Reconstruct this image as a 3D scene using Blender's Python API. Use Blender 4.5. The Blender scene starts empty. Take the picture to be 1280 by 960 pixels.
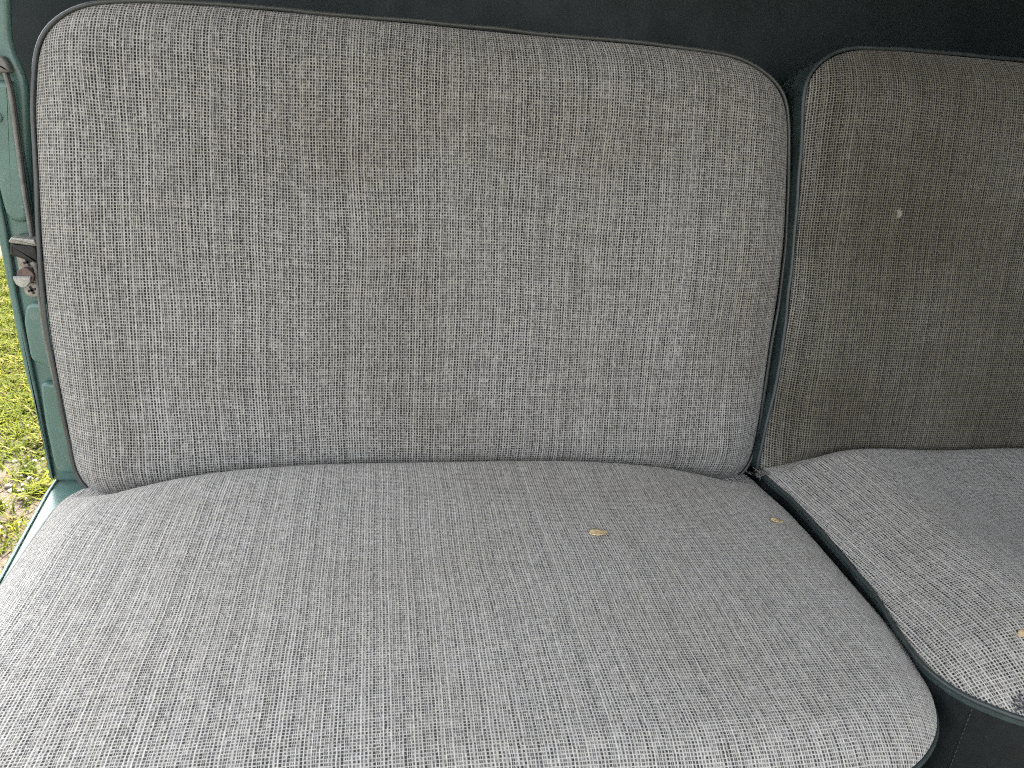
import bpy, bmesh, math, random
import numpy as np
from mathutils import Vector, Matrix
from mathutils.bvhtree import BVHTree

random.seed(7)
rng = np.random.default_rng(7)
S = bpy.context.scene
COL = S.collection

# ------------------------------------------------------------------ camera
# the real camera of the photograph, solved from the seat's proportions (metres, seat frame)
CAM = np.array([0.37304, -0.90714, 0.50200])
R = np.array([[0.98348234, -0.166843, 0.07018482],
              [0.00414805, -0.36687572, -0.93026072],
              [0.18095659, 0.91518611, -0.36012372]])
F = 931.0
cd = bpy.data.cameras.new('camera')
cam = bpy.data.objects.new('camera', cd)
COL.objects.link(cam)
M = Matrix.Identity(4)
for i in range(3):
    M[i][0] = R[0][i]; M[i][1] = -R[1][i]; M[i][2] = -R[2][i]; M[i][3] = CAM[i]
cam.matrix_world = M
cd.sensor_width = 36.0
cd.lens = F / 1280 * 36.0
cd.clip_start = 0.02
cd.clip_end = 500
S.camera = cam


def ray(x, y):
    d = R.T @ np.array([(x - 640) / F, (y - 480) / F, 1.0])
    return d / np.linalg.norm(d)


def at(x, y, p0, n):
    """survey: the point of a real plane seen in this direction of the photograph"""
    d = ray(x, y)
    n = np.asarray(n, float)
    return CAM + d * (np.dot(np.asarray(p0, float) - CAM, n) / np.dot(d, n))


REC = 0.16218807
T = np.array([0, math.sin(REC), math.cos(REC)])     # up along the backrests
NB = np.array([0, -math.cos(REC), math.sin(REC)])   # their front normal
X = np.array([1.0, 0, 0])


# ------------------------------------------------------------------ helpers
def tag(o, label=None, cat=None, group=None, kind=None):
    if label: o['label'] = label
    if cat: o['category'] = cat
    if group: o['group'] = group
    if kind: o['kind'] = kind
    return o


def empty(name, loc):
    o = bpy.data.objects.new(name, None)
    o.empty_display_size = 0.05
    o.location = loc
    COL.objects.link(o)
    return o


def link(name, me, mat, parent=None):
    o = bpy.data.objects.new(name, me)
    COL.objects.link(o)
    if mat: me.materials.append(mat)
    if parent is not None:
        o.parent = parent
        w = Vector((0, 0, 0))
        p = parent
        while p is not None:
            w += p.location
            p = p.parent
        o.location = -w          # meshes are written in world coordinates
    return o


def mesh(name, verts, faces, mat, parent=None, smooth=True, uv=None):
    me = bpy.data.meshes.new(name)
    me.from_pydata([tuple(map(float, v)) for v in verts], [], faces)
    me.update()
    bm = bmesh.new(); bm.from_mesh(me)
    bmesh.ops.recalc_face_normals(bm, faces=bm.faces)
    bm.to_mesh(me); bm.free()
    if uv is not None:
        l = me.uv_layers.new(name='weave')
        for lp in me.loops:
            l.data[lp.index].uv = uv[lp.vertex_index]
    if smooth:
        for p in me.polygons: p.use_smooth = True
    return link(name, me, mat, parent)


def resample(pts, n, closed=True):
    pts = np.asarray(pts, float)
    if closed: pts = np.vstack([pts, pts[:1]])
    seg = np.linalg.norm(np.diff(pts, axis=0), axis=1)
    s = np.concatenate([[0], np.cumsum(seg)])
    q = np.linspace(0, s[-1], n + (1 if closed else 0))
    out = np.stack([np.interp(q, s, pts[:, k]) for k in range(pts.shape[1])], 1)
    return out[:-1] if closed else out


def smooth_poly(pts, it, closed=True):
    p = np.asarray(pts, float).copy()
    for _ in range(it):
        if closed:
            p = 0.25 * np.roll(p, 1, 0) + 0.5 * p + 0.25 * np.roll(p, -1, 0)
        else:
            p[1:-1] = 0.25 * p[:-2] + 0.5 * p[1:-1] + 0.25 * p[2:]
    return p


def tube_data(path, r, closed=False, k=10, taper=None):
    P = np.asarray(path, float)
    n = len(P)
    V, Fc = [], []
    up = None
    for i in range(n):
        a = P[(i - 1) % n] if (closed or i > 0) else P[i]
        b = P[(i + 1) % n] if (closed or i < n - 1) else P[i]
        t = (b - a) / (np.linalg.norm(b - a) + 1e-12)
        if up is None:
            up = np.array([0.3, -0.8, 0.5])
        up = up - t * np.dot(up, t)
        up /= np.linalg.norm(up) + 1e-12
        s = np.cross(t, up)
        rr = r * (taper(i / max(n - 1, 1)) if taper else 1.0)
        for j in range(k):
            an = 2 * math.pi * j / k
            V.append(P[i] + rr * (math.cos(an) * up + math.sin(an) * s))
    for i in range(n if closed else n - 1):
        for j in range(k):
            i2 = (i + 1) % n
            Fc.append((i * k + j, i * k + (j + 1) % k, i2 * k + (j + 1) % k, i2 * k + j))
    if not closed:
        Fc.append(tuple(range(k)))
        Fc.append(tuple(range((n - 1) * k, n * k)))
    return V, Fc


def tube(name, path, r, mat, parent=None, closed=False, k=10, taper=None):
    V, Fc = tube_data(path, r, closed, k, taper)
    return mesh(name, V, Fc, mat, parent)


def relief_data(outline, n, h, r, base=0.0, n_out=64, sm=1):
    """a plate with rounded rim standing h proud of its plane along n"""
    n = np.asarray(n, float); n /= np.linalg.norm(n)
    P = smooth_poly(resample(outline, n_out), sm)
    nx = np.roll(P, -1, 0) - np.roll(P, 1, 0)
    nx /= np.linalg.norm(nx, axis=1)[:, None] + 1e-12
    inn = np.cross(n, nx)
    c = P.mean(0)
    if np.mean(np.sum(inn * (c - P), 1)) < 0: inn = -inn
    V, Fc = [], []
    rings = [(0.0, base), (0.0, h - r)]
    for a in (0.25, 0.5, 0.75, 1.0):
        an = a * math.pi / 2
        rings.append((r * (1 - math.cos(an)), h - r + r * math.sin(an)))
    m = len(P)
    for ins, z in rings:
        for i in range(m): V.append(P[i] + inn[i] * ins + n * z)
    for k in range(len(rings) - 1):
        for i in range(m):
            j = (i + 1) % m
            Fc.append((k * m + i, k * m + j, (k + 1) * m + j, (k + 1) * m + i))
    Fc.append(tuple(range((len(rings) - 1) * m, len(rings) * m)))
    Fc.append(tuple(range(m)))
    return V, Fc


def relief(name, outline, n, h, r, mat, parent, base=0.0, n_out=64, sm=1):
    V, Fc = relief_data(outline, n, h, r, base, n_out, sm)
    o = mesh(name, V, Fc, mat, parent)
    for p in o.data.polygons:
        if len(p.vertices) > 4: p.use_smooth = False
    return o


def box_data(lo, hi):
    x0, y0, z0 = lo; x1, y1, z1 = hi
    V = [(x0, y0, z0), (x1, y0, z0), (x1, y1, z0), (x0, y1, z0), (x0, y0, z1), (x1, y0, z1), (x1, y1, z1), (x0, y1, z1)]
    Fc = [(0, 3, 2, 1), (4, 5, 6, 7), (0, 1, 5, 4), (1, 2, 6, 5), (2, 3, 7, 6), (3, 0, 4, 7)]
    return V, Fc


def box(name, lo, hi, mat, parent):
    V, Fc = box_data(lo, hi)
    return mesh(name, V, Fc, mat, parent, smooth=False)


# ------------------------------------------------------------------ materials
class NT:
    """tiny expression builder for shader nodes"""
    def __init__(self, name):
        self.m = bpy.data.materials.new(name)
        self.m.use_nodes = True
        self.t = self.m.node_tree
        self.b = self.t.nodes['Principled BSDF']

    def n(self, kind, **kw):
        nd = self.t.nodes.new(kind)
        for k, v in kw.items(): setattr(nd, k, v)
        return nd

    def put(self, sock, v):
        if isinstance(v, bpy.types.NodeSocket): self.t.links.new(v, sock)
        else: sock.default_value = v

    def ma(self, op, a, b=0.0, c=0.0, clamp=False):
        nd = self.n('ShaderNodeMath', operation=op, use_clamp=clamp)
        self.put(nd.inputs[0], a)
        if len(nd.inputs) > 1: self.put(nd.inputs[1], b)
        if len(nd.inputs) > 2: self.put(nd.inputs[2], c)
        return nd.outputs[0]

    def ss(self, v, a, b, lo=0.0, hi=1.0):
        nd = self.n('ShaderNodeMapRange', interpolation_type='SMOOTHSTEP')
        for i, q in enumerate((v, a, b, lo, hi)): self.put(nd.inputs[i], q)
        return nd.outputs[0]

    def comb(self, x, y=0.0, z=0.0):
        nd = self.n('ShaderNodeCombineXYZ')
        for i, q in enumerate((x, y, z)): self.put(nd.inputs[i], q)
        return nd.outputs[0]

    def white(self, v):
        nd = self.n('ShaderNodeTexWhiteNoise', noise_dimensions='3D')
        self.put(nd.inputs['Vector'], v)
        return nd.outputs['Value']

    def noise(self, v, scale, detail=2.0, rough=0.5):
        nd = self.n('ShaderNodeTexNoise')
        self.put(nd.inputs['Vector'], v)
        nd.inputs['Scale'].default_value = scale
        nd.inputs['Detail'].default_value = detail
        nd.inputs['Roughness'].default_value = rough
        return nd.outputs['Fac']

    def mix(self, f, a, b, mode='MIX'):
        nd = self.n('ShaderNodeMix', data_type='RGBA', blend_type=mode)
        self.put(nd.inputs[0], f)
        for s, q in ((nd.inputs[6], a), (nd.inputs[7], b)):
            if isinstance(q, tuple) and len(q) == 3: q = (*q, 1)
            self.put(s, q)
        return nd.outputs[2]

    def bump(self, h, strength, dist):
        nd = self.n('ShaderNodeBump')
        nd.inputs['Strength'].default_value = strength
        nd.inputs['Distance'].default_value = dist
        self.put(nd.inputs['Height'], h)
        self.t.links.new(nd.outputs[0], self.b.inputs['Normal'])

    def pos(self):
        return self.n('ShaderNodeNewGeometry').outputs['Position']


def simple(name, col, rough=0.5, spec=0.5, metal=0.0, var=0.15, scale=30.0, bump=0.0, bscale=200.0, bdist=0.0005, coat=0.0):
    q = NT(name)
    p = q.pos()
    f = q.noise(p, scale, 4.0, 0.6)
    lo = tuple(c * (1 - var) for c in col); hi = tuple(min(1, c * (1 + var)) for c in col)
    q.put(q.b.inputs['Base Color'], q.mix(q.ss(f, 0.3, 0.7), lo, hi))
    q.b.inputs['Roughness'].default_value = rough
    q.put(q.b.inputs['Roughness'], q.ss(q.noise(p, scale * 1.7, 3.0), 0.2, 0.8, rough * 0.85, min(1, rough * 1.15)))
    q.b.inputs['Metallic'].default_value = metal
    q.b.inputs['Specular IOR Level'].default_value = spec
    q.b.inputs['Coat Weight'].default_value = coat
    if bump: q.bump(q.noise(p, bscale, 3.0), bump, bdist)
    return q.m


PITCH = 0.0035


def fabric(name, tint=(1, 1, 1), grime=0.0, grime_col=(0.30, 0.28, 0.22), seed=0.0, hole_gain=1.0, spots=(), clean_lit_edge=None, light=0.62, dark=0.014, shear=0.0, stains=(), pitch=PITCH):
    """black and off-white basket tweed: dark pinholes in a grid of pale yarn, slubby vertical threads"""
    q = NT(name)
    uvn = q.n('ShaderNodeUVMap'); uvn.uv_map = 'weave'
    sep = q.n('ShaderNodeSeparateXYZ'); q.put(sep.inputs[0], uvn.outputs[0])
    u0, v = sep.outputs[0], sep.outputs[1]
    u = q.ma('ADD', u0, q.ma('MULTIPLY', v, shear))
    uv = q.comb(u, v, seed)
    # threads wander a little
    w1 = q.noise(uv, 5.0, 1.0); w2 = q.noise(q.comb(v, u, seed + 5), 5.0, 1.0)
    w3 = q.noise(uv, 70.0, 2.0); w4 = q.noise(q.comb(v, u, seed + 9), 70.0, 2.0)
    U = q.ma('ADD', q.ma('DIVIDE', u, pitch), q.ma('ADD', q.ma('MULTIPLY', w1, 4.0), q.ma('MULTIPLY', w3, 0.22)))
    V = q.ma('ADD', q.ma('DIVIDE', v, pitch * 0.98), q.ma('ADD', q.ma('MULTIPLY', w2, 4.0), q.ma('MULTIPLY', w4, 0.22)))
    iu, iv = q.ma('FLOOR', U), q.ma('FLOOR', V)
    fu, fv = q.ma('FRACT', U), q.ma('FRACT', V)
    rc = q.ma('FRACT', q.ma('MULTIPLY_ADD', iu, 0.618034, q.ma('MULTIPLY', q.white(q.comb(iu, 3.1 + seed, 0.5)), 0.22)))                # per warp column
    rr = q.ma('FRACT', q.ma('MULTIPLY_ADD', iv, 0.618034, q.ma('MULTIPLY', q.white(q.comb(7.7, iv, 1.5 + seed)), 0.2)))                # per weft row
    rx = q.white(q.comb(iu, iv, 2.5 + seed))                 # per crossing
    rx2 = q.white(q.comb(iv, iu, 4.5 + seed))
    run = q.noise(q.comb(q.ma('MULTIPLY', iu, 5.37), q.ma('MULTIPLY', V, 0.22), seed + 11), 1.0, 2.0)   # runs along a column
    runh = q.noise(q.comb(q.ma('MULTIPLY', U, 0.16), q.ma('MULTIPLY', iv, 4.71), seed + 17), 1.0, 2.0)  # runs along a row
    blot = q.noise(uv, 55.0, 3.0, 0.6)                       # mottling a few centimetres across
    fine = q.noise(uv, 1500.0, 2.0)                          # fibre fuzz
    # hole shape
    cu = q.ma('ADD', 0.5, q.ma('MULTIPLY', q.ma('SUBTRACT', rx, 0.5), 0.16))
    cv = q.ma('ADD', 0.5, q.ma('MULTIPLY', q.ma('SUBTRACT', rx2, 0.5), 0.12))
    du = q.ma('ABSOLUTE', q.ma('SUBTRACT', fu, cu)); dv = q.ma('ABSOLUTE', q.ma('SUBTRACT', fv, cv))
    wu = q.ma('ADD', 0.20, q.ma('MULTIPLY', rc, 0.12))
    wv = q.ma('ADD', 0.18, q.ma('MULTIPLY', run, 0.30))
    spl = q.ma('GREATER_THAN', q.ma('FRACT', q.ma('MULTIPLY_ADD', iu, 0.618034, 0.37)), 0.80)      # some columns show two thin gaps instead of one
    du2 = q.ma('ABSOLUTE', q.ma('SUBTRACT', du, 0.25))
    du = q.ma('ADD', q.ma('MULTIPLY', du, q.ma('SUBTRACT', 1.0, spl)), q.ma('MULTIPLY', du2, spl))
    wu = q.ma('MULTIPLY', wu, q.ma('SUBTRACT', 1.0, q.ma('MULTIPLY', spl, 0.45)))
    hu = q.ss(du, q.ma('SUBTRACT', wu, 0.08), q.ma('ADD', wu, 0.12), 1.0, 0.0)
    hv = q.ss(dv, q.ma('SUBTRACT', wv, 0.08), q.ma('ADD', wv, 0.12), 1.0, 0.0)
    st = q.ma('ADD', 0.50, q.ma('MULTIPLY', q.ma('SUBTRACT', rc, 0.5), 0.28))
    st = q.ma('ADD', st, q.ma('MULTIPLY', q.ma('SUBTRACT', rx, 0.5), 0.40))
    st = q.ma('ADD', st, q.ma('MULTIPLY', q.ma('SUBTRACT', run, 0.5), 0.42))
    st = q.ma('ADD', st, q.ma('MULTIPLY', q.ma('SUBTRACT', runh, 0.5), 0.4))
    st = q.ma('ADD', st, q.ma('MULTIPLY', q.ma('SUBTRACT', blot, 0.5), 0.36))
    st = q.ma('MULTIPLY', q.ma('ADD', st, 0.36), hole_gain, clamp=True)
    hole = q.ma('MULTIPLY', q.ma('MULTIPLY', hu, hv), st)
    # pale slub threads between some columns
    is0 = q.ma('FLOOR', q.ma('ADD', U, 0.5))
    isl = q.ma('MULTIPLY', q.ma('FLOORED_MODULO', is0, 2.0), q.ss(q.white(q.comb(is0, 9.2, seed)), 0.0, 0.6, 0.45, 1.0))
    isl = q.ma('MAXIMUM', isl, q.ma('MULTIPLY', q.ma('GREATER_THAN', q.ma('FRACT', q.ma('MULTIPLY', is0, 0.381966)), 0.86), 0.6))
    dsl = q.ma('ABSOLUTE', q.ma('SUBTRACT', q.ma('FRACT', q.ma('ADD', U, 0.5)), 0.5))
    sl = q.ma('MULTIPLY', q.ss(dsl, 0.08, 0.24, 1.0, 0.0), isl)
    sl = q.ma('MULTIPLY', sl, q.ss(run, 0.25, 0.6, 0.35, 1.0))
    # yarn tone
    tone = q.ma('ADD', light * 0.68, q.ma('MULTIPLY', q.ma('SUBTRACT', rr, 0.5), 0.07))
    tone = q.ma('ADD', tone, q.ma('MULTIPLY', q.ma('SUBTRACT', rx2, 0.5), 0.12))
    tone = q.ma('ADD', tone, q.ma('MULTIPLY', q.ma('SUBTRACT', fine, 0.5), 0.22))
    tone = q.ma('ADD', tone, q.ma('MULTIPLY', sl, light * 0.24))
    tone = q.ma('ADD', tone, q.ma('MULTIPLY', q.ma('SUBTRACT', blot, 0.5), -0.16))
    tone = q.ma('MAXIMUM', tone, 0.03)
    hue = q.noise(uv, 95.0, 2.0)
    tc = q.mix(q.ss(hue, 0.35, 0.65), (1.0, 0.988, 0.926), (0.985, 0.974, 0.952))
    vm = q.n('ShaderNodeVectorMath', operation='SCALE')
    q.put(vm.inputs[0], tc); q.put(vm.inputs['Scale'], tone)
    yarn = q.mix(1.0, vm.outputs[0], tint, 'MULTIPLY')
    col = q.mix(hole, yarn, (dark, dark * 1.02, dark * 1.06))
    # age: faint yellow-brown soiling in broad clouds
    soil = q.ss(q.noise(uv, 5.0, 4.0, 0.55), 0.44, 0.66)
    col = q.mix(q.ma('MULTIPLY', soil, 0.26), col, q.mix(1.0, col, (0.74, 0.70, 0.62), 'MULTIPLY'))
    for (su, sv, ru, rv, am) in stains:   # broad water and hand marks
        d = q.ma('ADD', q.ma('POWER', q.ma('DIVIDE', q.ma('SUBTRACT', u0, su), ru), 2.0), q.ma('POWER', q.ma('DIVIDE', q.ma('SUBTRACT', v, sv), rv), 2.0))
        d = q.ma('ADD', d, q.ma('MULTIPLY', q.ma('SUBTRACT', q.noise(uv, 14.0, 3.0), 0.5), 1.6))
        col = q.mix(q.ss(d, 0.0, 1.7, am * 0.62, 0.0), col, q.mix(1.0, col, (0.69, 0.64, 0.56), 'MULTIPLY'))
    if grime:
        g = q.ss(q.noise(uv, 5.0, 4.0, 0.6), 0.2, 0.6, 0.72, 1.0)
        if clean_lit_edge is not None:      # the welt-side strip rubbed less dirty; on the cushion it stands for door light
            x0, wd = clean_lit_edge
            g = q.ma('MULTIPLY', g, q.ss(q.ma('ADD', u, q.ma('MULTIPLY', w1, 0.05)), x0, x0 + wd, 0.15, 1.0))
        g = q.ma('MULTIPLY', g, grime)
        col = q.mix(g, col, q.mix(1.0, col, grime_col, 'MULTIPLY'))
    for (su, sv, rad, sc) in spots:     # dried pale spot on the cloth
        d = q.ma('SQRT', q.ma('ADD', q.ma('POWER', q.ma('SUBTRACT', u0, su), 2.0), q.ma('POWER', q.ma('MULTIPLY', q.ma('SUBTRACT', v, sv), 0.62), 2.0)))
        d = q.ma('ADD', d, q.ma('MULTIPLY', q.ma('SUBTRACT', q.noise(uv, 260.0, 2.0), 0.5), rad * 1.6))
        col = q.mix(q.ss(d, rad * 0.5, rad * 1.1, 0.75, 0.0), col, sc)
    q.put(q.b.inputs['Base Color'], col)
    q.b.inputs['Roughness'].default_value = 0.9
    q.b.inputs['Specular IOR Level'].default_value = 0.15
    q.b.inputs['Sheen Weight'].default_value = 0.25
    q.b.inputs['Sheen Roughness'].default_value = 0.5
    hh = q.ma('ADD', q.ma('MULTIPLY', hole, -1.0), q.ma('MULTIPLY', sl, 0.4))
    q.bump(hh, 0.55, 0.0006)
    return q.m


def painted(name, col, rough=0.32):
    q = NT(name)
    p = q.pos()
    c = q.mix(q.ss(q.noise(p, 22.0, 5.0, 0.65), 0.35, 0.7), tuple(k * 0.9 for k in col), tuple(k * 1.06 for k in col))
    # chips and road dust
    ch = q.ss(q.noise(p, 210.0, 3.0, 0.7), 0.69, 0.74)
    c = q.mix(q.ma('MULTIPLY', ch, 0.55), c, (0.32, 0.36, 0.33))
    du = q.ss(q.noise(p, 46.0, 6.0, 0.7), 0.52, 0.75)
    c = q.mix(q.ma('MULTIPLY', du, 0.22), c, (0.34, 0.34, 0.30))
    q.put(q.b.inputs['Base Color'], c)
    q.put(q.b.inputs['Roughness'], q.ss(du, 0.0, 1.0, rough, rough + 0.25))
    q.b.inputs['Coat Weight'].default_value = 0.3
    q.b.inputs['Coat Roughness'].default_value = 0.2
    q.bump(q.noise(p, 120.0, 3.0), 0.08, 0.0006)
    return q.m


def leather(name, col, rough=0.45):
    q = NT(name)
    p = q.pos()
    vo = q.n('ShaderNodeTexVoronoi', feature='DISTANCE_TO_EDGE')
    q.put(vo.inputs['Vector'], p); vo.inputs['Scale'].default_value = 900.0
    c = q.mix(q.ss(q.noise(p, 35.0, 4.0, 0.6), 0.35, 0.7), tuple(k * 0.8 for k in col), tuple(k * 1.25 for k in col))
    sc = q.ss(q.noise(p, 330.0, 2.0, 0.5), 0.70, 0.76)
    c = q.mix(q.ma('MULTIPLY', sc, 0.14), c, (0.16, 0.18, 0.18))
    q.put(q.b.inputs['Base Color'], c)
    q.put(q.b.inputs['Roughness'], q.ss(q.noise(p, 60.0, 3.0), 0.25, 0.75, rough - 0.08, rough + 0.12))
    q.b.inputs['Specular IOR Level'].default_value = 0.4
    hh = q.ma('ADD', q.ma('MULTIPLY', q.ss(vo.outputs['Distance'], 0.0, 0.25), 0.35), q.noise(p, 40.0, 2.0))
    q.bump(hh, 0.25, 0.0008)
    return q.m


def wall_mat():
    q = NT('rear_wall_paint')
    p = q.pos()
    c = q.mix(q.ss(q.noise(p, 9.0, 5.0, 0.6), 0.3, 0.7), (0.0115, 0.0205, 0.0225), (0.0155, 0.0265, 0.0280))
    sp = q.ss(q.noise(p, 150.0, 2.0, 0.4), 0.745, 0.775)
    c = q.mix(q.ma('MULTIPLY', sp, 0.5), c, (0.20, 0.22, 0.21))
    mp = q.n('ShaderNodeMapping'); mp.inputs['Scale'].default_value = (120, 1, 6); q.put(mp.inputs[0], p)
    scr = q.ss(q.noise(mp.outputs[0], 1.0, 3.0), 0.62, 0.78)
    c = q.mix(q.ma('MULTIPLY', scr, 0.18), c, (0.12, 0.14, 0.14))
    q.put(q.b.inputs['Base Color'], c)
    q.put(q.b.inputs['Roughness'], q.ss(q.noise(p, 14.0, 4.0), 0.3, 0.7, 0.42, 0.58))
    q.b.inputs['Specular IOR Level'].default_value = 0.3
    q.bump(q.noise(p, 220.0, 3.0), 0.12, 0.0006)
    return q.m


MAT = {}
MAT['fab_back'] = fabric('tweed_backrest', seed=1.0, light=0.53, hole_gain=1.10, stains=((0.40, 0.22, 0.10, 0.13, 0.55), (0.86, 0.25, 0.06, 0.12, 0.7), (0.05, 0.10, 0.05, 0.09, 0.6),
                         (0.62, 0.46, 0.16, 0.05, 0.4), (0.50, 0.08, 0.12, 0.04, 0.4), (0.30, 0.42, 0.12, 0.07, 0.3)))
MAT['fab_seat'] = fabric('tweed_cushion', pitch=0.0030, seed=21.0, light=0.68, hole_gain=0.95, dark=0.04, stains=((0.60, -0.10, 0.2, 0.05, 0.3), (0.3, -0.3, 0.2, 0.1, 0.2)))
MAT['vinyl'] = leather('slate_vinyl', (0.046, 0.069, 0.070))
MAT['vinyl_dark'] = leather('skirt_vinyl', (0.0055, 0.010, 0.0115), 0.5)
MAT['piping'] = simple('piping_vinyl', (0.06, 0.068, 0.066), 0.26, 0.5, var=0.12, scale=60)
MAT['piping_dark'] = simple('piping_vinyl_shaded', (0.042, 0.055, 0.057), 0.36, 0.5, var=0.12, scale=60)  # darker copy of the welt vinyl, its weaker light put into the colour
MAT['green'] = painted('sea_green_enamel', (0.108, 0.203, 0.183))
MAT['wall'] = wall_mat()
MAT['rubber'] = simple('black_rubber', (0.022, 0.023, 0.024), 0.55, 0.4, var=0.3, scale=80, bump=0.15)
MAT['seal'] = simple('grey_seal', (0.20, 0.20, 0.19), 0.5, 0.4, var=0.2, scale=80)
MAT['zinc'] = simple('dull_zinc', (0.33, 0.325, 0.30), 0.48, 0.5, metal=0.55, var=0.25, scale=160, bump=0.2)
MAT['bright'] = simple('worn_steel', (0.42, 0.43, 0.42), 0.4, 0.5, metal=0.5, var=0.18, scale=200)
MAT['rust'] = simple('rusty_pin', (0.16, 0.115, 0.10), 0.6, 0.4, metal=0.2, var=0.25, scale=200)
MAT['cream'] = simple('roof_lining', (0.42, 0.43, 0.42), 0.8, 0.3, var=0.05)
MAT['thread'] = simple('grey_thread', (0.06, 0.065, 0.064), 0.9, 0.1, var=0.3, scale=300)
MAT['navy'] = simple('torn_backing', (0.09, 0.09, 0.11), 0.9, 0.1, var=0.3, scale=300)


# ------------------------------------------------------------------ upholstery
def pad(outline2, frame, N, b, w, crown, e_out=300, rings=46, noise_amp=0.0025, seed=0, shape=None, expo=0.8):
    """domed cloth face over a closed outline given in (s,t) metres of a frame (origin, S axis, T axis)"""
    O, A, B = frame
    P = resample(outline2, e_out)
    c = np.array([(P[:, 0].min() + P[:, 0].max()) / 2, (P[:, 1].min() + P[:, 1].max()) / 2])
    half = np.array([np.ptp(P[:, 0]) / 2, np.ptp(P[:, 1]) / 2])
    # rings shrink towards an inner segment so that quads keep their size
    inner = c + (P - c) * 0.02
    ks = np.concatenate([np.linspace(0, 1, rings) ** 1.7])
    pos2 = []
    for k in ks: pos2.append(P + (inner - P) * k)
    pos2 = np.array(pos2)                                   # rings, e_out, 2
    flat = pos2.reshape(-1, 2)
    # distance to outline
    a = P; bb = np.roll(P, -1, 0); ab = bb - a
    L2 = (ab ** 2).sum(1)
    dist = np.empty(len(flat))
    for i0 in range(0, len(flat), 2000):
        f = flat[i0:i0 + 2000][:, None, :]
        tt = np.clip(((f - a) * ab).sum(2) / L2, 0, 1)
        dist[i0:i0 + 2000] = np.sqrt((((a + tt[..., None] * ab) - f) ** 2).sum(2)).min(1)
    q = np.clip(dist / w, 0, 1)
    h = b * np.sin(q * math.pi / 2) ** expo
    e = (flat - c) / half
    h = h + crown * np.clip(1 - e[:, 0] ** 2, 0, 1) * np.clip(1 - e[:, 1] ** 2, 0, 1)
    if shape is not None: h = h + shape(flat, e, q)
    rg = np.random.default_rng(seed)
    for _ in range(14):                                     # soft lumps of old stuffing
        m = rg.uniform(-1, 1, 2); s = rg.uniform(0.16, 0.42); am = rg.uniform(-1, 1) * noise_amp
        h += am * np.exp(-(((e - m) / s) ** 2).sum(1)) * q
    h = h.reshape(rings, e_out)
    # cloth coordinate: true length along each ring path
    d2 = np.diff(pos2, axis=0); dh = np.diff(h, axis=0)
    seg3 = np.sqrt((d2 ** 2).sum(2) + dh ** 2); seg2 = np.sqrt((d2 ** 2).sum(2)) + 1e-9
    c3 = np.vstack([np.cumsum(seg3[::-1], 0)[::-1], np.zeros((1, e_out))])
    c2 = np.vstack([np.cumsum(seg2[::-1], 0)[::-1], np.full((1, e_out), 1e-9)])
    ratio = np.where(c2 > 1e-6, c3 / np.maximum(c2, 1e-6), 1.0)
    rs = ratio.copy()
    for _ in range(6): rs = 0.25 * np.roll(rs, 1, 1) + 0.5 * rs + 0.25 * np.roll(rs, -1, 1)
    uv = inner[None] + (pos2 - inner[None]) * rs[..., None]
    V = O + flat[:, :1] * A + flat[:, 1:] * B + h.reshape(-1, 1) * N
    Fc = []
    m = e_out
    for k in range(rings - 1):
        for i in range(m):
            j = (i + 1) % m
            Fc.append((k * m + i, k * m + j, (k + 1) * m + j, (k + 1) * m + i))
    Fc.append(tuple(range((rings - 1) * m, rings * m)))
    return V, Fc, uv.reshape(-1, 2), P


def boxing(P3, N, depth, tuck=0.012):
    """vinyl side band running back from the outline"""
    V, Fc = [], []
    c = P3.mean(0); m = len(P3)
    for dd, ins in ((0.0, 0.001), (0.25, 0.0), (0.8, 0.0), (1.0, tuck)):
        for p in P3:
            r = (c - p); r -= N * np.dot(r, N); r /= np.linalg.norm(r) + 1e-9
            V.append(p + r * ins - N * depth * dd)
    for k in range(3):
        for i in range(m):
            j = (i + 1) % m
            Fc.append((k * m + i, k * m + j, (k + 1) * m + j, (k + 1) * m + i))
    Fc.append(tuple(range(3 * m, 4 * m)))
    return V, Fc


def px_outline(pts, p0, n, A, B):
    out = []
    for p in pts:
        q = at(p[0], p[1], p0, n) - p0
        out.append((np.dot(q, A), np.dot(q, B)))
    return out


def rounded(pts, it=4, n=300):
    return smooth_poly(resample(pts, n), it)


O0 = np.zeros(3)
# ---- wide seat, backrest: outline surveyed on the backrest plane
lb = [(101, 602), (94, 591), (87, 552), (76, 496), (70, 467), (63, 426), (58, 388), (53, 333), (50, 292), (47, 229), (45, 187), (43, 146),
      (44, 104), (46, 71), (52, 46), (67, 27), (92, 11), (125, 3), (187, 2), (281, 7), (400, 18), (520, 28), (600, 36.5), (680, 44), (760, 51),
      (820, 57), (860, 62), (893, 66), (926, 74), (955, 90), (975, 111), (983, 131), (985.5, 164), (984, 230), (981, 300), (973, 370),
      (961, 440), (955, 485), (951, 515), (946, 545), (941, 567)]
ol = px_outline(lb, O0, NB, X, T)
ol = ol + [(ol[-1][0] - 0.008, 0.008), (ol[-1][0] - 0.035, -0.010), (0.78, -0.004), (0.5, 0.004), (0.18, -0.010), (0.07, -0.024), (0.024, -0.012)]
wide = empty('double_seat', (0.46, -0.2, -0.12))
tag(wide, 'wide grey tweed bench seat for two beside the green door pillar', 'car seat', 'tweed seats in the cab')
single = empty('single_seat', (1.2, -0.2, -0.12))
tag(single, 'narrower tweed seat with soiled darker backrest and pale spot', 'car seat', 'tweed seats in the cab')



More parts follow.
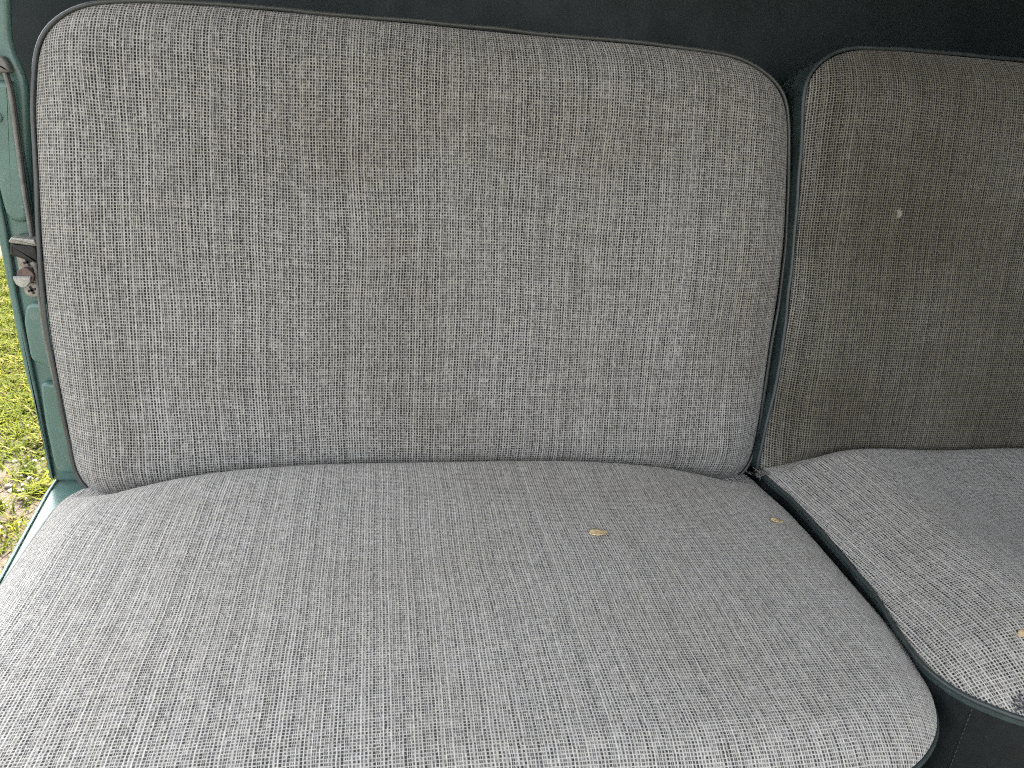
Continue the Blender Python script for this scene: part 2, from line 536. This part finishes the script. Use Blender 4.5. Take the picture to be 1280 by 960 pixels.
def upholster(root, name, outline, frame, N, fab, band, pipe, pipe_r, depth, b, w, crown, seed, lab=None, shape=None, namp=0.0025, band_name='side_band', inset=0.0018, sink=0.0):
    ou = rounded(outline, 3)
    oc = ou.mean(0)
    od = ou - oc
    V, Fc, uv, P0 = pad(ou - od / np.linalg.norm(od, axis=1)[:, None] * inset, frame, N, b, w, crown, seed=seed, shape=shape, noise_amp=namp)
    o = mesh(name, V, Fc, fab, root, uv=uv)
    if lab: o['label'] = lab
    P = resample(ou, 300)
    O, A, B = frame
    P3 = O + P[:, :1] * A + P[:, 1:] * B
    bv, bf = boxing(P3, N, depth)
    mesh(band_name, bv, bf, band, o)
    # welt cord with tiny irregularities
    cen = P3.mean(0)
    wob = smooth_poly(np.random.default_rng(seed).normal(0, 1, (len(P3), 1)), 10) * 0.0014
    rad = P3 - cen; rad /= np.linalg.norm(rad, axis=1)[:, None]
    tube('piping', P3 + rad * (pipe_r * 0.6 + wob) + N * (pipe_r * 0.3 - sink), pipe_r, pipe, o, closed=True, k=12)
    return o, np.array(V), Fc


def lb_shape(f, e, q):
    # a sagging hollow across the shoulder height, plumper lower corners
    return (-0.006 * np.exp(-((e[:, 0] + 0.1) / 0.6) ** 2 - ((e[:, 1] - 0.1) / 0.5) ** 2)
            + 0.010 * np.exp(-((np.abs(e[:, 0]) - 0.85) / 0.2) ** 2 - ((e[:, 1] + 0.85) / 0.25) ** 2)) * q


wb, wbV, wbF = upholster(wide, 'backrest', ol, (O0, X, T), NB, MAT['fab_back'], MAT['vinyl'], MAT['piping'], 0.0026, 0.085, 0.027, 0.062, 0.014, 3, shape=lb_shape, namp=0.0018)

# ---- wide seat, cushion
rc = [(934, 594), (955, 615), (985, 642), (1020, 680), (1077, 747), (1118, 793), (1147, 835), (1164, 872), (1171, 906), (1163, 933), (1143, 958)]
zc = np.array([0, 0, 1.0])
Y = np.array([0, 1.0, 0])
rcp = px_outline(rc, O0, zc, X, Y)
lcp = px_outline([(0, 737), (60, 650), (72, 633), (86, 620), (106, 611)], O0, zc, X, Y)
last = rcp[-1]
front_y = last[1] - 0.012
lx = lcp[0][0]
cu = rcp + [(last[0] - 0.05, front_y - 0.004), (0.5, front_y - 0.012), (0.12, front_y - 0.008), (lx + 0.03, front_y + 0.02), (lx, front_y + 0.07)] + lcp \
    + [(lcp[-1][0] + 0.03, 0.035), (0.1, 0.05), (0.8, 0.05), (rcp[0][0] - 0.03, 0.035)]
cu = cu[::-1]


def cu_shape(f, e, q):
    return -0.028 * np.exp(-((np.abs(e[:, 0]) - 0.98) / 0.24) ** 2 - ((f[:, 1] + 0.01) / 0.07) ** 2) * q + 0.021 * np.clip(1 - np.abs(e[:, 0]) ** 3, 0, 1) * np.exp(-((e[:, 1] - 0.9) / 0.5) ** 2) * q - 0.030 * np.exp(-((f[:, 1] + 0.012) / 0.021) ** 2) * q


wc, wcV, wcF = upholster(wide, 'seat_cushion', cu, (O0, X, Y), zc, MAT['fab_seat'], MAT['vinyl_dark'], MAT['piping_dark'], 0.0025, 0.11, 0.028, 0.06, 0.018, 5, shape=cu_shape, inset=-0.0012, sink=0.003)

# ---- single seat
rb = [(945, 583), (951, 562), (960, 525), (969, 490), (976, 450), (983, 400), (993, 300), (999, 230), (1003, 180), (1004, 131), (1009, 101),
      (1021, 82), (1043, 67), (1070, 61), (1122, 62), (1200, 69), (1280, 77)]
OB = NB * 0.02
orr = px_outline(rb, OB, NB, X, T)
tx, ty = orr[-1]
xr = 1.50
orr = orr + [(xr - 0.1, ty - 0.006), (xr - 0.04, ty - 0.03), (xr - 0.01, ty - 0.09), (xr - 0.02, 0.25), (xr - 0.05, 0.03), (xr - 0.09, 0.006), (1.25, 0.006), (orr[0][0] + 0.03, 0.004), (orr[0][0] + 0.006, 0.007)]
xe = orr[5][0]
spot3 = at(1129, 267, NB * 0.065, NB)
su, sv = np.dot(spot3, X), np.dot(spot3, T)
MAT['fab_back_dirty'] = fabric('tweed_soiled', seed=41.0, light=0.53, hole_gain=1.3, grime=1.0, grime_col=(0.425, 0.41, 0.352), stains=((1.16, 0.10, 0.22, 0.11, 0.75), (1.08, 0.30, 0.10, 0.2, 0.25)),
                               clean_lit_edge=(xe - 0.03, 0.075), spots=((su, sv, 0.0044, (0.34, 0.34, 0.28)),))
MAT['fab_seat_r'] = fabric('tweed_single_cushion', pitch=0.0032, seed=61.0, light=0.70, hole_gain=0.95, grime=0.62, grime_col=(0.66, 0.67, 0.68), clean_lit_edge=(1.02, 0.14), dark=0.02)  # left strip kept paler, the door light on its roll put into the colour
sb, sbV, sbF = upholster(single, 'backrest', orr, (OB, X, T), NB, MAT['fab_back_dirty'], MAT['vinyl'], MAT['piping_dark'], 0.0026, 0.085, 0.028, 0.062, 0.014, 8, lab='soiled dark tweed backrest with a pale spot')

rcq = [(1280, 900), (1227, 880), (1193, 863), (1156, 834), (1127, 794), (1097, 748), (1064, 707), (1022, 659), (985, 619), (966, 604), (958, 598)]
OC = np.array([0, 0, 0.02])
rq = px_outline(rcq, OC, zc, X, Y)
f0 = rq[0]
cr = rq + [(rq[-1][0] + 0.01, 0.02), (1.05, 0.05), (1.42, 0.05), (1.48, 0.0), (1.49, -0.2), (1.46, f0[1] - 0.02), (1.40, f0[1] - 0.05), (f0[0] + 0.12, f0[1] - 0.04)]
cr = cr[::-1]


def cr_shape(f, e, q):
    return (0.014 * np.clip(1 - np.abs(e[:, 0]) ** 3, 0, 1) * np.exp(-((e[:, 1] - 0.9) / 0.5) ** 2) - 0.030 * np.exp(-((f[:, 1] + 0.030) / 0.020) ** 2)
            + 0.008 * np.exp(-((e[:, 0] + 0.60) / 0.26) ** 2 - ((e[:, 1] + 0.2) / 0.7) ** 2) - 0.022 * np.exp(-((e[:, 0] - 0.02) / 0.46) ** 2 - ((e[:, 1] - 0.0) / 0.48) ** 2)) * q


sc_, scV, scF = upholster(single, 'seat_cushion', cr, (OC, X, Y), zc, MAT['fab_seat_r'], MAT['vinyl'], MAT['piping_dark'], 0.0026, 0.030, 0.040, 0.125, 0.012, 9, shape=cr_shape)

# vinyl skirt under the single cushion, with its stitched corner seam
front = np.array([(p[0], p[1], 0.012) for p in rounded(cr, 3)])
cen = front.mean(0)
ins = front + (cen - front) / np.linalg.norm(cen - front, axis=1)[:, None] * -0.0012
V, Fc = [], []
m = len(ins)
fold = smooth_poly(np.random.default_rng(4).normal(0, 1, (m, 1)), 12)[:, 0] * 0.012
for k in range(9):
    z = 0.012 - 0.042 * k
    for i, p in enumerate(ins):
        r = (p - cen) / np.linalg.norm(p - cen)
        V.append((p[0] + r[0] * (0.002 * k + fold[i] * k / 8), p[1] + r[1] * (0.002 * k + fold[i] * k / 8), z))
for k in range(8):
    for i in range(m):
        j = (i + 1) % m
        Fc.append((k * m + i, k * m + j, (k + 1) * m + j, (k + 1) * m + i))
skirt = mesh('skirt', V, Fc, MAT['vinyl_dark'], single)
V = np.array(V)
target = at(1222, 882, (0, 0, 0.012), zc)
ci = int(np.argmin(np.linalg.norm(ins - target, axis=1)))
sv_, sf_ = [], []
for k in range(8):
    a0 = V[k * m + ci]; a1 = V[(k + 1) * m + ci]
    r = (a0 - cen); r[2] = 0; r /= np.linalg.norm(r)
    for q_ in range(8):
        s0 = a0 + (a1 - a0) * (q_ + 0.12) / 8 + r * 0.0009
        s1 = a0 + (a1 - a0) * (q_ + 0.78) / 8 + r * 0.0009
        tv, tf = tube_data([s0, (s0 + s1) / 2 + r * 0.0003, s1], 0.00055, k=5)
        o_ = len(sv_)
        sv_ += tv; sf_ += [tuple(i + o_ for i in f) for f in tf]
mesh('stitching', sv_, sf_, MAT['thread'], skirt)

# frayed end of the piping where the two seats meet
fr_v, fr_f = [], []
c0 = at(950, 590, (0, -0.036, 0), (0, -1, 0))
for i in range(26):
    d = rng.normal(0, 1, 3); d[0] *= 1.6; d /= np.linalg.norm(d)
    l = rng.uniform(0.006, 0.016)
    p0 = c0 + rng.normal(0, 1, 3) * np.array([0.007, 0.003, 0.0022])
    bend = rng.normal(0, 0.003, 3)
    tv, tf = tube_data([p0, p0 + d * l * 0.5 + bend, p0 + d * l], 0.0005, k=5)
    o_ = len(fr_v); fr_v += tv; fr_f += [tuple(k + o_ for k in f) for f in tf]
mesh('frayed_thread', fr_v, fr_f, simple('fray', (0.20, 0.20, 0.185), 0.9, 0.1, var=0.3, scale=300), sc_)
# torn front edge of the single cushion: navy backing cloth showing through
tr_v, tr_f = [], []
c1 = at(1277, 890, (0, 0, 0.026), zc)
for i in range(11):
    p0 = c1 + np.array([abs(rng.normal(0, 0.007)) - 0.002, rng.normal(0.004, 0.004), rng.uniform(-0.004, 0.006)])
    d = np.array([rng.normal(0.6, 0.5), rng.normal(-0.4, 0.5), rng.normal(0.2, 0.3)]); d /= np.linalg.norm(d)
    l = rng.uniform(0.005, 0.014)
    tv, tf = tube_data([p0, p0 + d * l * 0.5 + rng.normal(0, 0.0015, 3), p0 + d * l], 0.0008, k=5)
    o_ = len(tr_v); tr_v += tv; tr_f += [tuple(k + o_ for k in f) for f in tf]
mesh('torn_edge', tr_v, tr_f, MAT['navy'], sc_)

# ------------------------------------------------------------------ the cab
cab = empty('truck_cab', (0.7, 0.1, -0.35))
tag(cab, 'sea green painted truck cab with door pillar, sill and dark rear wall', 'truck cab')
YW = 0.24
wl = [at(a, b, (0, YW, 0), (0, -1, 0)) for a, b in ((-10, -60), (20, 200), (50, 400), (90, 600))]
wo = [np.array([wl[0][0], YW, 0.978])] + wl + [np.array([wl[-1][0] + 0.02, YW, -0.35]), np.array([1.598, YW, -0.35]), np.array([1.598, YW, 0.978])]
wv = wo + [p + np.array([0, 0.03, 0]) for p in wo]
k = len(wo)
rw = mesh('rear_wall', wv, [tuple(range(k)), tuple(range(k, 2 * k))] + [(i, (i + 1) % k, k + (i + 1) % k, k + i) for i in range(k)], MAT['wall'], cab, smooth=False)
YJ = 0.085
NJ = np.array([0, -1.0, 0])


def J(*pts, y=YJ):
    return [at(a, b, (0, y, 0), NJ) for a, b in pts]


def JR(h, *pts):
    return [p - NJ * h for p in J(*pts, y=YJ - h)]


# door pillar: inner jamb face with a curved edge, set back from the outer flange
jamb = J((10, -60), (10, 0), (11, 40), (14, 60), (20, 75), (28, 90), (33, 108), (35, 150), (38, 250), (46, 340), (62, 400), (90, 500), (110, 603),
         (66, 603), (46, 490), (36, 440), (22, 372), (9, 290), (-8, 200), (-40, 40), (-60, -60))
pil = relief('door_pillar', jamb, NJ, 0.0, 0.006, MAT['green'], cab, base=-0.008, n_out=160, sm=1)
flange = J((-62, -60), (-42, 40), (-10, 200), (7.5, 290), (20.5, 372), (35, 440), (45.5, 490), (66, 600), (64, 603), (42, 506), (31, 466), (16, 396), (0, 311), (-22, 215), (-55, 60), (-72, -60), y=YJ - 0.006)
relief('flange', flange, NJ, 0.0, 0.003, MAT['green'], pil, base=-0.05, n_out=120, sm=0)
gl = J((-11, 200), (9, 290), (22, 372), (36.5, 440), (47, 490), (67, 598), y=YJ - 0.003)
tube('gap_line', resample(gl, 50, closed=False), 0.0009, MAT['rubber'], pil)  # dark strip standing for the shaded gap between jamb and flange
relief('raised_panel', JR(0.012, (31, 385), (34, 380), (64, 380), (72, 440), (74, 470), (63, 463), (52, 455), (40, 453), (37, 446), (29, 402)), NJ, 0.012, 0.0045, MAT['green'], pil, base=-0.002, sm=2)
relief('raised_panel', JR(0.012, (49, 480), (53, 477), (66, 482), (90, 480), (100, 540), (112, 592), (72, 592), (68, 585), (56, 530)), NJ, 0.012, 0.0045, MAT['green'], pil, base=-0.002, sm=2)
relief('raised_panel', JR(0.009, (-30, 100), (16, 100), (22, 160), (34, 240), (38, 272), (34, 279), (18, 279), (6, 272), (-8, 215)), NJ, 0.009, 0.007, MAT['green'], pil, base=-0.002, sm=2)
# pressed dimples
for (a, b, r) in ((1, 146, 0.006), (34, 258, 0.003)):
    c = J((a, b))[0] + NJ * 0.009
    pts = [c + np.array([math.cos(k) * r, 0, math.sin(k) * r]) for k in np.linspace(0, 2 * math.pi, 24)[:-1]]
    relief('dimple', pts, NJ, 0.003, 0.0028, MAT['green'], pil, n_out=24, sm=0)
# weatherstrip along the jamb
ws = J((11, 91), (14, 97), (19, 120), (25, 167), (33, 229), (44, 292), (49, 329), (54, 372), (60, 415), (74, 480))
ws = smooth_poly(resample([p + NJ * 0.011 for p in ws], 60, closed=False), 3, closed=False)
tube('weatherstrip', ws, 0.0023, MAT['seal'], cab)
tube('weatherstrip', [p + np.array([0.0030, 0.001, 0]) for p in ws], 0.0012, MAT['rubber'], cab)
ssc = JR(0.014, (-24, 66), (1, 70), (7, 78), (12, 90), (2, 91), (-24, 90))
relief('seal_end', ssc, NJ, 0.014, 0.003, MAT['seal'], cab)
# rubber buffer on its bracket
relief('rubber_buffer', JR(0.028, (12, 305), (44, 307), (49, 330), (40, 328), (12, 319)), NJ, 0.028, 0.003, MAT['rubber'], cab, base=0.0)
bt = JR(0.0305, (10, 302), (13, 297), (43, 300), (46, 307), (44, 308), (12, 304))
buf = relief('buffer_cap', bt, NJ, 0.0305, 0.002, MAT['zinc'], cab, base=0.0, sm=0)
# striker plate with screws and pin
sp = relief('striker_plate', JR(0.005, (19, 316), (48, 318), (56, 371), (49, 372.5), (40, 370), (33, 364), (26, 352)), NJ, 0.005, 0.0012, MAT['zinc'], cab, sm=1)
for (a, b) in ((35.5, 327), (41, 362)):
    c = JR(0.005, (a, b))[0] + NJ * 0.005
    pts = [c + np.array([math.cos(k) * 0.0098, 0, math.sin(k) * 0.0098]) for k in np.linspace(0, 2 * math.pi, 32)[:-1]]
    sv2, sf2 = relief_data(pts, NJ, 0.0022, 0.0014, n_out=32, sm=0)
    scr = mesh('screw', sv2, sf2, MAT['zinc'], sp)
    cv_, cf_ = [], []
    for an in (0.35, 0.35 + math.pi / 2):
        d = np.array([math.cos(an), 0, math.sin(an)]); e = np.array([-math.sin(an), 0, math.cos(an)])
        q4 = [c + NJ * 0.0026 + d * s * 0.0052 + e * t_ * 0.0014 for s, t_ in ((-1, -1), (1, -1), (1, 1), (-1, 1))]
        tv, tf = relief_data(q4, NJ, 0.0004, 0.0001, n_out=16, sm=0)
        o_ = len(cv_); cv_ += tv; cf_ += [tuple(k + o_ for k in f) for f in tf]
    mesh('screw_slot', cv_, cf_, MAT['rubber'], sp, smooth=False)
c = JR(0.018, (31.5, 345))[0]
pts = [c + np.array([math.cos(k) * 0.0095, 0, math.sin(k) * 0.0095]) for k in np.linspace(0, 2 * math.pi, 32)[:-1]]
relief('striker_pin', pts, NJ, 0.018, 0.001, MAT['rust'], sp, n_out=32, sm=0)
relief('pin_head', JR(0.022, (16, 346), (38, 346), (37.5, 353), (33, 358.5), (27, 360), (20, 356), (16.5, 350)), NJ, 0.022, 0.001, MAT['bright'], sp, base=0.017, sm=0)

# sill
ZS = -0.035
zs0 = (0, 0, ZS)
sill = [at(a, b, zs0, zc) for a, b in ((68, 598), (56, 614), (30, 660), (0, 714), (-40, 785), (-100, 890))]
inner_s = [np.array([0.10, p[1], ZS]) for p in sill[::-1]]
inner_s[0] = np.array([0.16, sill[-1][1], ZS])
sl = relief('door_sill', sill + inner_s, zc, 0.0, 0.004, MAT['green'], cab, base=-0.05, n_out=120, sm=0)
lip = [p + np.array([0.006, 0, 0.001]) for p in sill]
tube('sill_lip', resample(lip, 40, closed=False), 0.0014, MAT['green'], sl)

# unseen cab shell, added to shade the seats: roof, far side, floor
box('roof', (-0.22, -1.02, 0.98), (1.66, YW + 0.05, 1.02), MAT['cream'], cab)  # widened past the sill to cut the sky light on it
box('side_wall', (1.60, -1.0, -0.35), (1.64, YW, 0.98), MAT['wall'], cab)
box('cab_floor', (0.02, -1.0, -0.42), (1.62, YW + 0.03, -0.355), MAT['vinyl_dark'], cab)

# ------------------------------------------------------------------ dead leaf bits on the cushions
leaf_m = simple('dry_leaf', (0.66, 0.52, 0.31), 0.7, 0.3, var=0.25, scale=260, bump=0.3, bscale=500)


def leaf(a, b, V, Fc, L, W_, ang, label):
    bv = BVHTree.FromPolygons([tuple(v) for v in V], Fc)
    hit, nrm, _, _ = bv.ray_cast(Vector(CAM), Vector(ray(a, b)))
    n = Vector(nrm)
    if n.z < 0: n = -n
    t = Vector((math.cos(ang), math.sin(ang), 0)); t = (t - n * t.dot(n)).normalized(); s = n.cross(t)
    vs, fs = [], []
    K = 12
    for lay in (0, 1):
        for i in range(K + 1):
            f = i / K
            wd = W_ * math.sin(math.pi * min(1, f * 0.94 + 0.03)) ** 0.8 * (1 - 0.25 * f)
            for j in (-1, -0.5, 0, 0.5, 1):
                z = 0.0018 + 0.0010 * abs(j) ** 1.6 + 0.0006 * math.sin(f * 4 + j) + (0.0005 if lay else 0)
                jag = 1 + 0.07 * math.sin(i * 2.6 + j * 4)
                vs.append(hit + t * ((f - 0.5) * L) + s * (j * wd * jag) + n * z)
    o5 = (K + 1) * 5
    for lay in (0, 1):
        for i in range(K):
            for j in range(4):
                q = lay * o5 + i * 5 + j
                fs.append((q, q + 1, q + 6, q + 5))
    per = [j for j in range(5)] + [i * 5 + 4 for i in range(1, K + 1)] + [K * 5 + j for j in (3, 2, 1, 0)] + [i * 5 for i in range(K - 1, 0, -1)]
    for i in range(len(per)):
        p, r = per[i], per[(i + 1) % len(per)]
        fs.append((p, r, r + o5, p + o5))
    root = empty('dry_leaf', hit)
    o = mesh('dry_leaf', vs, fs, leaf_m)
    bpy.data.objects.remove(root)
    tag(o, label, 'leaf', 'dry leaf bits on the seats')
    return o


leaf(748, 668, wcV, wcF, 0.023, 0.0075, 0.05, 'pale tan dry leaf bit out in the middle of the wide cushion')
leaf(971, 653, wcV, wcF, 0.016, 0.0062, -0.3, 'small tan leaf bit near the right edge of the wide cushion')
leaf(1276, 793, scV, scF, 0.012, 0.0034, 0.5, 'tan leaf bit lying on the narrower seat cushion')

# ------------------------------------------------------------------ outside: lawn
ZG = -0.92
qg = NT('lawn_soil')
p = qg.pos()
cg = qg.mix(qg.ss(qg.noise(p, 3.0, 5.0, 0.65), 0.4, 0.62), (0.045, 0.042, 0.016), (0.075, 0.055, 0.040))
cg = qg.mix(qg.ss(qg.noise(p, 60.0, 4.0, 0.7), 0.5, 0.75, 0.0, 0.6), cg, (0.12, 0.095, 0.075))
qg.put(qg.b.inputs['Base Color'], cg)
qg.b.inputs['Roughness'].default_value = 0.95
qg.bump(qg.noise(p, 45.0, 5.0, 0.7), 0.8, 0.02)
g = mesh('lawn', [(-60, -60, ZG), (60, -60, ZG), (60, 60, ZG), (-60, 60, ZG)], [(0, 1, 2, 3)], qg.m, smooth=False)
g['kind'] = 'structure'

# blades: clumped, over the strip seen past the door
def blades(n, xr, yr, hmin, hmax, wmin, wmax, seed):
    r = np.random.default_rng(seed)
    nc = n // 26
    cx = r.uniform(*xr, nc); cy = r.uniform(*yr, nc)
    idx = r.integers(0, nc, n)
    thin = (cy < 2.3) & (r.uniform(0, 1, nc) < 0.5 + 0.3 * np.sin(cx * 9.0 + 1.3) * np.sin(cy * 7.0))     # worn thin by the door
    cx[thin] = r.uniform(*xr, int(thin.sum())); cy[thin] = r.uniform(2.3, yr[1], int(thin.sum()))
    spread = r.uniform(0.01, 0.07, nc)[idx]
    x = cx[idx] + r.normal(0, 1, n) * spread; y = cy[idx] + r.normal(0, 1, n) * spread
    h = r.uniform(hmin, hmax, n) * r.uniform(0.6, 1.25, nc)[idx]
    w = r.uniform(wmin, wmax, n)
    an = r.uniform(0, 2 * math.pi, n); lean = r.uniform(0.3, 1.5, n) * h
    dx, dy = np.cos(an), np.sin(an); sx, sy = -dy, dx
    P = np.zeros((n, 5, 3))
    def pt(k, f, side):
        P[:, k, 0] = x + dx * lean * f ** 1.5 + sx * w * side
        P[:, k, 1] = y + dy * lean * f ** 1.5 + sy * w * side
        P[:, k, 2] = ZG + h * (f - 0.35 * f * f)
    pt(0, 0.0, -0.6); pt(1, 0.0, 0.6); pt(2, 0.55, 0.8); pt(3, 0.55, -0.8); pt(4, 1.0, 0.0)
    V = P.reshape(-1, 3)
    b = np.arange(n) * 5
    quads = np.stack([b, b + 1, b + 2, b + 3], 1); tris = np.stack([b + 3, b + 2, b + 4], 1)
    loops = np.concatenate([quads, tris], 1).reshape(-1)
    me = bpy.data.meshes.new('grass')
    me.vertices.add(len(V)); me.vertices.foreach_set('co', V.reshape(-1).astype(np.float32))
    me.loops.add(len(loops)); me.loops.foreach_set('vertex_index', loops.astype(np.int32))
    st = np.empty(2 * n, np.int32); st[0::2] = np.arange(n) * 7; st[1::2] = np.arange(n) * 7 + 4
    tt = np.empty(2 * n, np.int32); tt[0::2] = 4; tt[1::2] = 3
    me.polygons.add(2 * n); me.polygons.foreach_set('loop_start', st); me.polygons.foreach_set('loop_total', tt)
    at_ = me.attributes.new('tone', 'FLOAT', 'POINT')
    at_.data.foreach_set('value', np.repeat(np.clip(r.normal(0.5, 0.2, nc)[idx] + r.normal(0, 0.16, n), 0, 1), 5).astype(np.float32))
    me.update(); me.validate()
    return me


qb = NT('grass_blade')
an = qb.n('ShaderNodeAttribute'); an.attribute_name = 'tone'
rp = qb.n('ShaderNodeValToRGB'); qb.put(rp.inputs[0], an.outputs['Fac'])
el = rp.color_ramp.elements
el[0].position = 0.05; el[0].color = (0.19, 0.145, 0.06, 1)
el[1].position = 0.98; el[1].color = (0.21, 0.205, 0.022, 1)
for pos_, c_ in ((0.25, (0.05, 0.066, 0.007, 1)), (0.55, (0.085, 0.105, 0.008, 1)), (0.8, (0.135, 0.15, 0.012, 1))):
    e_ = el.new(pos_); e_.color = c_
qb.put(qb.b.inputs['Base Color'], rp.outputs[0])
qb.b.inputs['Roughness'].default_value = 0.75
qb.b.inputs['Specular IOR Level'].default_value = 0.12
tr = qb.n('ShaderNodeBsdfTranslucent'); qb.put(tr.inputs[0], rp.outputs[0])
mx = qb.n('ShaderNodeMixShader'); mx.inputs[0].default_value = 0.35
qb.t.links.new(qb.b.outputs[0], mx.inputs[1]); qb.t.links.new(tr.outputs[0], mx.inputs[2])
qb.t.links.new(mx.outputs[0], qb.t.nodes['Material Output'].inputs[0])
gr = link('grass', blades(230000, (-4.4, -0.35), (-0.8, 5.2), 0.025, 0.060, 0.0024, 0.0050, 3), qb.m)
gr['kind'] = 'stuff'

# pale pebbles and litter between the tufts
def pebbles(n, seed):
    r = np.random.default_rng(seed)
    V, Fc, = [], []
    for i in range(n):
        x, y = r.uniform(-2.4, -0.4), r.uniform(-0.6, 2.6)
        a, b, c_ = r.uniform(0.006, 0.017), r.uniform(0.005, 0.013), r.uniform(0.004, 0.009)
        ro = r.uniform(0, math.pi); o_ = len(V)
        k = 7
        V.append((x, y, ZG + c_ * 1.7))
        for ring, (rad, zz) in enumerate(((0.7, 1.4), (1.0, 0.7), (0.8, 0.0))):
            for j in range(k):
                t_ = 2 * math.pi * j / k
                jx = math.cos(t_) * a * rad * r.uniform(0.8, 1.15); jy = math.sin(t_) * b * rad * r.uniform(0.8, 1.15)
                V.append((x + jx * math.cos(ro) - jy * math.sin(ro), y + jx * math.sin(ro) + jy * math.cos(ro), ZG + zz * c_))
        for j in range(k): Fc.append((o_, o_ + 1 + j, o_ + 1 + (j + 1) % k))
        for ring in range(2):
            for j in range(k):
                q = o_ + 1 + ring * k
                Fc.append((q + j, q + k + j, q + k + (j + 1) % k, q + (j + 1) % k))
    return V, Fc


V, Fc = pebbles(1500, 5)
pb = mesh('pebbles', V, Fc, simple('pebble', (0.24, 0.20, 0.18), 0.85, 0.2, var=0.3, scale=14), smooth=True)
pb['kind'] = 'stuff'

# ------------------------------------------------------------------ light
W = bpy.data.worlds.new('World'); S.world = W; W.use_nodes = True
nt = W.node_tree
sky = nt.nodes.new('ShaderNodeTexSky'); sky.sky_type = 'NISHITA'; sky.sun_disc = False
SUN_EL, SUN_AZ = math.radians(56), math.radians(8)      # azimuth from +y (behind the cab) towards -x
sky.sun_elevation = SUN_EL
sky.sun_rotation = SUN_AZ
sky.dust_density = 6.0
sky.air_density = 0.6
sky.ozone_density = 0.4
bg = nt.nodes['Background']; bg.inputs[1].default_value = 0.15
hs = nt.nodes.new('ShaderNodeHueSaturation'); hs.inputs['Saturation'].default_value = 0.18      # thin bright cloud veils the blue
nt.links.new(sky.outputs[0], hs.inputs['Color']); nt.links.new(hs.outputs[0], bg.inputs[0])
sd = bpy.data.lights.new('sun', 'SUN'); sd.energy = 2.7; sd.angle = math.radians(0.5); sd.color = (1.0, 0.955, 0.88)
so = bpy.data.objects.new('sun', sd); COL.objects.link(so)
dirv = Vector((math.sin(SUN_AZ) * math.cos(SUN_EL), math.cos(SUN_AZ) * math.cos(SUN_EL), math.sin(SUN_EL)))
so.rotation_euler = dirv.to_track_quat('Z', 'Y').to_euler()
so.location = dirv * 20

S.view_settings.view_transform = 'Standard'
S.view_settings.look = 'None'
S.view_settings.exposure = 3.0
S.view_settings.gamma = 1.0
S.render.engine = 'CYCLES'
S.cycles.filter_width = 1.15
S.cycles.use_denoising = False
S.cycles.max_bounces = 8
S.cycles.diffuse_bounces = 5
